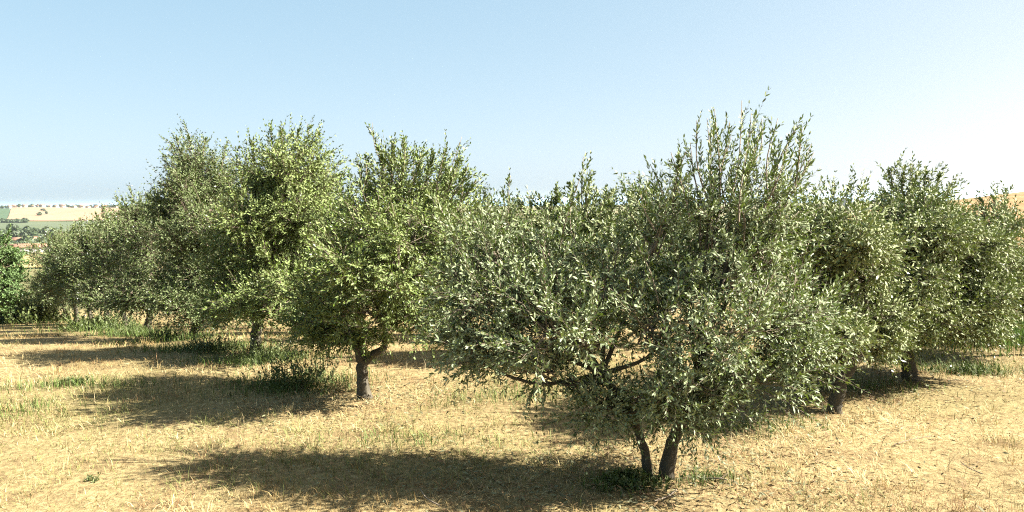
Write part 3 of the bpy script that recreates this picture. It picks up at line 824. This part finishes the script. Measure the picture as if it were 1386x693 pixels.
def dry_field(name, n, seed, hmul, tilt0, pale, y0, y1, power, rank=1.0):
    x, y, r = view_points(n, y0, y1, seed, power)
    patch = fbm(x * 1.1 + 20, y * 1.1 + 20, 3)
    keep = r.random(n) < np.clip(.45 + 2.6 * (patch - .36), .22, 1)
    x, y, patch = x[keep], y[keep], patch[keep]
    # two in five blades stand together in tufts
    n = len(x)
    tuft = r.random(n) < .4
    seedpt = r.integers(0, n, n)
    seedpt = np.where(tuft, (seedpt // 60) * 60, np.arange(n))
    sx, sy = r.normal(size=n) * .022 * (1 + .06 * y), r.normal(size=n) * .022 * (1 + .06 * y)
    x, y = np.where(tuft, x[seedpt] + sx, x), np.where(tuft, y[seedpt] + sy, y)
    faz = np.arctan2(sy, sx)
    patch = fbm(x * 1.1 + 20, y * 1.1 + 20, 3)
    green = fbm(x * .55 + 60, y * .55 + 10, 3)
    gm = np.clip((green - .46) * 3.2, 0, .75)
    isg = r.random(n) < gm * .8
    k = r.random(n)[:, None]
    mat_ = np.clip((fbm(x * .9 + 5, y * 1.4 + 33, 3) - .42) * 5, 0, 1)[:, None]
    straw = np.array(pale) * (.60 + .62 * k) * ((1 - mat_) * np.array((.70, .62, .50)) + mat_ * np.array((1.25, 1.25, 1.28)))
    rust = np.array((.20, .108, .045)) * (.6 + .7 * k)
    rk = np.clip((fbm(x * 1.6 + 71, y * 1.6 + 8, 3) - .51) * 4, .05, .6)
    grn = np.array((.125, .135, .036)) * (.65 + .7 * k)
    col = np.where((r.random(n) < rk)[:, None], rust, straw)
    col = np.where(isg[:, None], grn, col)
    sc_ = 1 + .05 * np.maximum(0, y - 5)
    h = (.026 + .05 * r.random(n) ** 2) * hmul * (1 + .25 * (patch - .5)) * np.minimum(sc_, 1.6)
    wd = (.0017 + .0023 * r.random(n)) * sc_
    az = np.where(tuft, faz + r.normal(size=n) * .4, r.random(n) * 6.283)
    h = np.where(tuft, h * 1.35, h)
    tilt = np.clip(tilt0 + r.normal(size=n) * .38, .05, 1.45)
    tilt = np.where(isg | (tuft & (tilt0 < 1)), tilt * .6, tilt)
    V, Q, T, c = blades(x, y, h, wd, az, tilt, col, seed + 1)
    o = link(name, mesh_np(name, V, [(Q, 0), (T, 0)], [GRASS], cols=c))
    o['kind'] = 'stuff'
    return o
dry_field('dry_grass', 180000, 501, 1.0, .75, (.385, .298, .132), 3.2, 34, 1.0)
dry_field('straw_litter', 105000, 502, 1.25, 1.35, (.435, .352, .185), 3.2, 16, 1.0)

# fallen olive leaves lying under the crowns
rl = np.random.default_rng(540)
lx = []; ly = []
for bx_, by_, n in ((.8, 4.9, 2200), (-1.35, 6.9, 1800), (2.4, 6.2, 900), (3.5, 7.2, 900), (-3.0, 9.4, 900), (.2, 4.6, 1200)):
    lx.append(bx_ + rl.normal(size=n) * .8); ly.append(by_ + rl.normal(size=n) * .55)
lx = np.concatenate(lx); ly = np.concatenate(ly); k = ly > 3.2; lx = lx[k]; ly = ly[k]; n = len(lx)
an = rl.random(n) * 6.28
ld = np.stack([np.cos(an), np.sin(an), rl.normal(size=n) * .25], -1); sd2 = np.stack([-np.sin(an), np.cos(an), rl.normal(size=n) * .35], -1)
p = np.stack([lx, ly, H(lx, ly) + .012 + .015 * rl.random(n)], -1); ll = (.03 + .025 * rl.random((n, 1)))
V = np.stack([p, p + ld * ll * .5 + sd2 * ll * .13, p + ld * ll, p + ld * ll * .5 - sd2 * ll * .13], 1).reshape(-1, 3)
lc = np.where(rl.random((n, 1)) < .5, np.array((.20, .13, .06)), np.array((.15, .15, .08))) * (.6 + .7 * rl.random((n, 1)))
o = link('leaf_litter', mesh_np('leaf_litter', V, [(np.arange(n * 4).reshape(-1, 4), 0)], [GRASS], cols=np.repeat(lc, 4, 0))); o['kind'] = 'stuff'

# tall seed stalks scattered here and there
x, y, r = view_points(1500, 3.4, 22, 511)
k = fbm(x * .8 + 90, y * .8, 2) > .52
x, y = x[k], y[k]; n = len(x)
V, Q, T, c = blades(x, y, .07 + .12 * r.random(n), (.0018 + .0012 * r.random(n)) * (1 + .05 * y), r.random(n) * 6.28, np.abs(r.normal(size=n) * .22), np.array((.31, .25, .13)) * (.7 + .5 * r.random((n, 1))), 512, .25)
o = link('dry_stalks', mesh_np('dry_stalks', V, [(Q, 0), (T, 0)], [GRASS], cols=c)); o['kind'] = 'stuff'

# green grass growing along the tree rows
rs = np.random.default_rng(520)
gx = []; gy = []
for px, py, D, sx, sy, n in ((400, 525, 7.4, .6, .35, 1400), (350, 500, 8.7, .6, .35, 1300), (285, 485, 9.8, .7, .4, 1400), (230, 472, 11.5, .6, .3, 750), (190, 464, 13.2, .6, .35, 600), (150, 455, 15.5, 1.0, .5, 300), (90, 440, 20, 1.6, .8, 300), (40, 430, 24, 1.6, .9, 300),
        (850, 660, 4.72, .22, .14, 700), (960, 655, 4.72, .15, .1, 250), (110, 528, 7.4, .7, .2, 500), (700, 545, 6.8, .8, .3, 500), (1160, 535, 7.0, .5, .3, 500), (1300, 525, 7.7, .5, .25, 700), (20, 560, 6.5, .4, .3, 350), (560, 600, 5.6, .6, .2, 300), (1010, 590, 5.8, .5, .2, 500)):
    b = foot(px, py, D)
    gx.append(b[0] + rs.normal(size=n) * sx * .6); gy.append(b[1] + rs.normal(size=n) * sy * .6)
x = np.concatenate(gx); y = np.concatenate(gy); n = len(x)
far_ = np.maximum(0, y - 5)
V, Q, T, c = blades(x, y, (.06 + .12 * rs.random(n)) * np.minimum(1.6, .55 + .10 * far_), (.003 + .003 * rs.random(n)) * (1 + .06 * far_), rs.random(n) * 6.28, np.abs(rs.normal(size=n) * .4), np.array((.066, .100, .018)) * (.6 + .9 * rs.random((n, 1))), 521, .4)
o = link('green_grass', mesh_np('green_grass', V, [(Q, 0), (T, 0)], [GRASS], cols=c)); o['kind'] = 'stuff'
# rank reedy grass behind the right hand trees
n = 9000
b = foot(1400, 494, 9.6)
x = b[0] + rs.normal(size=n) * 1.1 + .2; y = b[1] + rs.normal(size=n) * .55 + .3
V, Q, T, c = blades(x, y, .18 + .30 * rs.random(n), .006 + .006 * rs.random(n), rs.random(n) * 6.28, np.abs(rs.normal(size=n) * .25), np.array((.085, .145, .026)) * (.6 + .8 * rs.random((n, 1))), 531, .4)
o = link('reed_grass', mesh_np('reed_grass', V, [(Q, 0), (T, 0)], [GRASS], cols=c)); o['kind'] = 'stuff'

# ------------------------------------------------------------------ far valley: trees, houses
def far_tree_mesh(seed, wide=1.0):
    r = np.random.default_rng(seed)
    n = 260
    u = unit(r.normal(size=(n, 3))); rad = (.62 + .4 * r.random((n, 1)))
    lob = 1 + .22 * np.sin(u[:, :1] * 4 + seed) + .18 * np.sin(u[:, 1:2] * 5 + 2 * seed)
    c = u * rad * lob * np.array((.46 * wide, .46 * wide, .40)) + np.array((0, 0, .58))
    a = unit(np.cross(u, r.normal(size=(n, 3)))); b = unit(np.cross(u + r.normal(size=(n, 3)) * .5, a))
    s = (.07 + .06 * r.random((n, 1)))
    V = np.stack([c - a * s - b * s * .6, c + a * s - b * s * .7, c + a * s * .7 + b * s, c - a * s * .8 + b * s * .8], 1)
    g = Geo(); g.add(V.reshape(-1, 3), np.arange(n * 4).reshape(-1, 4), 0)
    g.tube([(0, 0, -.1), (.01, 0, .25), (0, .01, .55)], [.035, .028, .015], 6, 1)
    return g.mesh('far_tree', [FAR_LEAF, BARK])
FT = [far_tree_mesh(s, wd) for s, wd in ((1, 1.0), (2, 1.25), (3, .8), (4, 1.1))]
def far_tree(px, D, size, label, group, k):
    x = bx(px, D); z = float(H(x, D))
    o = link('far_tree', FT[k % 4], None, (x, D, z - .1))
    o.scale = (size * (1 + .25 * random.random()), size, size * (.8 + .3 * random.random()))
    o.rotation_euler = (0, 0, random.random() * 6.28)
    tag(o, label, 'tree', group)
for k in range(110):
    far_tree(-12 + k * 2.1 + random.uniform(-2, 2), 1745 + random.uniform(-35, 80), random.uniform(4, 8.5), 'small bluish tree along the skyline ridge above the stubble field', 'trees along the far ridge', k)
for k in range(22):
    px = random.choice([random.uniform(-8, 20), random.uniform(25, 36), random.uniform(-8, 36)])
    far_tree(px, 1185 + random.uniform(-12, 12), random.uniform(5, 8), 'dark tree in the hedge line under the stubble field', 'hedge trees below the stubble field', k)
for k, (px, D, s) in enumerate(((55, 1390, 9), (60, 1560, 6), (65, 1440, 6), (62.5, 1540, 5))):
    far_tree(px, D, s, ['large dark tree alone in the middle of the stubble field', 'smaller tree above the large one in the stubble field', 'right hand tree of the small stand in the stubble field', 'highest tree of the small stand in the stubble field'][k], 'trees standing in the stubble field', k)
for k in range(34):
    far_tree(random.uniform(-10, 80), 700 + random.uniform(-50, 60), random.uniform(6, 10), 'dark green tree in the belt across the valley floor', 'belt of trees in the valley', k)
for k in range(14):
    far_tree(random.choice([random.uniform(5, 22), random.uniform(26, 40), random.uniform(42, 60)]), 545 + random.uniform(-20, 25), random.uniform(5, 9), 'tree beside the valley farmhouses', 'trees round the valley houses', k)
for k in range(24):
    far_tree(random.uniform(640, 1300), random.uniform(1500, 3200), random.uniform(12, 26), 'hazy far tree on the plain before the sea', 'trees on the coastal plain', k)
for k in range(7):
    far_tree(1284 + k * 3 + random.uniform(-1, 1), 420 + random.uniform(-10, 15), random.uniform(3, 6), 'small dark tree at the foot of the golden hill crest', 'trees beside the golden hill', k)

WHITE = plain_mat('white_render', (.46, .44, .41), .8, .08, .4)
CREAM = plain_mat('cream_render', (.42, .36, .27), .8, .10, .4)
ROOFM = plain_mat('clay_roof', (.22, .11, .065), .85, .25, 2.0)
GLASS = plain_mat('dark_window', (.05, .06, .07), .3, .1, 1.0)
def house_parts(w_, d_, h, rh, wall):
    gw = Geo()
    v = [(-w_, -d_, -1), (w_, -d_, -1), (w_, d_, -1), (-w_, d_, -1), (-w_, -d_, h), (w_, -d_, h), (w_, d_, h), (-w_, d_, h), (-w_, 0, h + rh - .05), (w_, 0, h + rh - .05)]
    gw.add(v, np.array([(0, 1, 5, 4), (1, 2, 6, 5), (2, 3, 7, 6), (3, 0, 4, 7)])); gw.f.append((np.array([(4, 7, 8), (5, 9, 6)]), 0))
    gr = Geo(); e = .5
    v = [(-w_ - e, -d_ - e, h - .25), (w_ + e, -d_ - e, h - .25), (w_ + e, 0, h + rh + .2), (-w_ - e, 0, h + rh + .2), (w_ + e, d_ + e, h - .25), (-w_ - e, d_ + e, h - .25)]
    v += [(a, b, c - .2) for a, b, c in v]
    gr.add(v, np.array([(0, 1, 2, 3), (3, 2, 4, 5), (7, 6, 9, 8), (8, 9, 11, 10), (0, 6, 7, 1), (4, 10, 11, 5), (1, 7, 8, 2), (2, 8, 10, 4), (0, 3, 9, 6), (3, 5, 11, 9)]))
    gwin = Geo(); f = 0
    gwin.add([(-.6, -.06, -.7), (.6, -.06, -.7), (.6, -.06, .7), (-.6, -.06, .7), (-.6, .1, -.7), (.6, .1, -.7), (.6, .1, .7), (-.6, .1, .7)],
             np.array([(0, 1, 2, 3), (1, 5, 6, 2), (3, 2, 6, 7), (4, 0, 3, 7), (0, 4, 5, 1)]))
    wins = []
    for zz in ([h * .3, h * .75] if h > 5 else [h * .5]):
        for xx in np.linspace(-w_ * .65, w_ * .65, 3 if w_ < 8 else 5):
            wins.append((xx, -d_, zz))
    return gw.mesh('wall', [wall]), gr.mesh('roof', [ROOFM]), gwin.mesh('window', [GLASS]), wins
HK = [house_parts(4.2, 3.5, 4.5, 1.4, WHITE), house_parts(5, 4, 5.5, 1.6, CREAM), house_parts(3.6, 3.2, 3.5, 1.2, WHITE), house_parts(14, 5, 4.5, 1.6, WHITE)]
def house(px, D, kind, rz, label, group=None):
    x = bx(px, D)
    t = thing('house', label, 'house', (x, D, float(H(x, D))), group)
    t.rotation_euler = (0, 0, rz)
    wl, rf, wi, wins = HK[kind]
    link('wall', wl, t); link('roof', rf, t)
    for q in wins: link('window', wi, t, q)
    return t
for k, px in enumerate((14, 20, 24, 29, 36, 47, 54, 60, 68, 78, 88, 99, 104, 112, 121, 132, 143, 158)):
    house(px + random.uniform(-2, 2), 1725 + random.uniform(-12, 10), k % 3, random.uniform(-.4, .4), 'tiny pale hill town house with clay roof on the skyline ridge', 'houses of the hill town')
house(35, 512, 3, .2, 'long low white building in the valley, between the trees and the yellow field')
house(43, 585, 1, -.3, 'cream farmhouse with clay roof just above the long white building')
house(26, 600, 0, .5, 'white farmhouse left of the cream one in the valley')

# ------------------------------------------------------------------ power line far beyond the grove
PW = plain_mat('weathered_pole', (.20, .17, .14), .9, .2, 2.0)
WI = plain_mat('wire_metal', (.10, .11, .12), .6, .05, 1.0)
DP = 130.0
pb = foot(232, 300, DP)
ptop = at(225, 268, DP)
root = thing('power_line', 'two faint wires sagging down from the upper left sky to a pole behind the trees', 'power line', tuple(pb))
g = Geo(); g.tube([(0, 0, -.3), (0, 0, (ptop[2] - pb[2]) * .5), (0, 0, ptop[2] - pb[2] + .6)], [.16, .14, .11], 8); link('pole', g.mesh('pole', [PW]), root)
g = Geo(); g.tube([(-1.0, 0, ptop[2] - pb[2]), (0, .02, ptop[2] - pb[2] + .02), (1.0, 0, ptop[2] - pb[2])], [.07, .07, .07], 6); link('crossarm', g.mesh('crossarm', [PW]), root)
for dz, sx in ((0, -.9), (0, .9)):
    a = np.array((sx, 0, ptop[2] - pb[2] + .1)); e = at(-260 - sx * 12, 150 + sx * 6, 62.0) - pb
    m_ = (a + e) / 2; m_[2] -= 1.2
    g = Geo(); g.tube(spline([a, m_, e], 24), np.full(24, .0045), 5); link('wire', g.mesh('wire', [WI]), root)
e = at(-260, 150, 62.0); 
g = Geo(); zb = float(H(e[0], e[1])); g.tube([np.array((e[0], e[1], zb - .3)) - pb, np.array((e[0], e[1], (zb + e[2]) / 2)) - pb, e + np.array((0, 0, .5)) - pb], [.16, .14, .11], 8); link('pole', g.mesh('pole', [PW]), root)

# ------------------------------------------------------------------ air
hz, nt, p, out = new_mat('haze')
nt.nodes.remove(p)
pv = nt.nodes.new('ShaderNodeVolumePrincipled')
pv.inputs['Color'].default_value = (.82, .92, 1.0, 1)
pv.inputs['Density'].default_value = .00009
pv.inputs['Anisotropy'].default_value = .6
nt.links.new(pv.outputs[0], out.inputs['Volume'])
x0, x1, y0, y1, z0, z1 = -41000, 41000, -900, 41000, -110, 32
v = [(x0, y0, z0), (x1, y0, z0), (x1, y1, z0), (x0, y1, z0), (x0, y0, z1), (x1, y0, z1), (x1, y1, z1), (x0, y1, z1)]
o = link('haze', mesh_np('haze', v, [(np.array([(3, 2, 1, 0), (4, 5, 6, 7), (0, 1, 5, 4), (1, 2, 6, 5), (2, 3, 7, 6), (3, 0, 4, 7)]), 0)], [hz]))
o['kind'] = 'stuff'
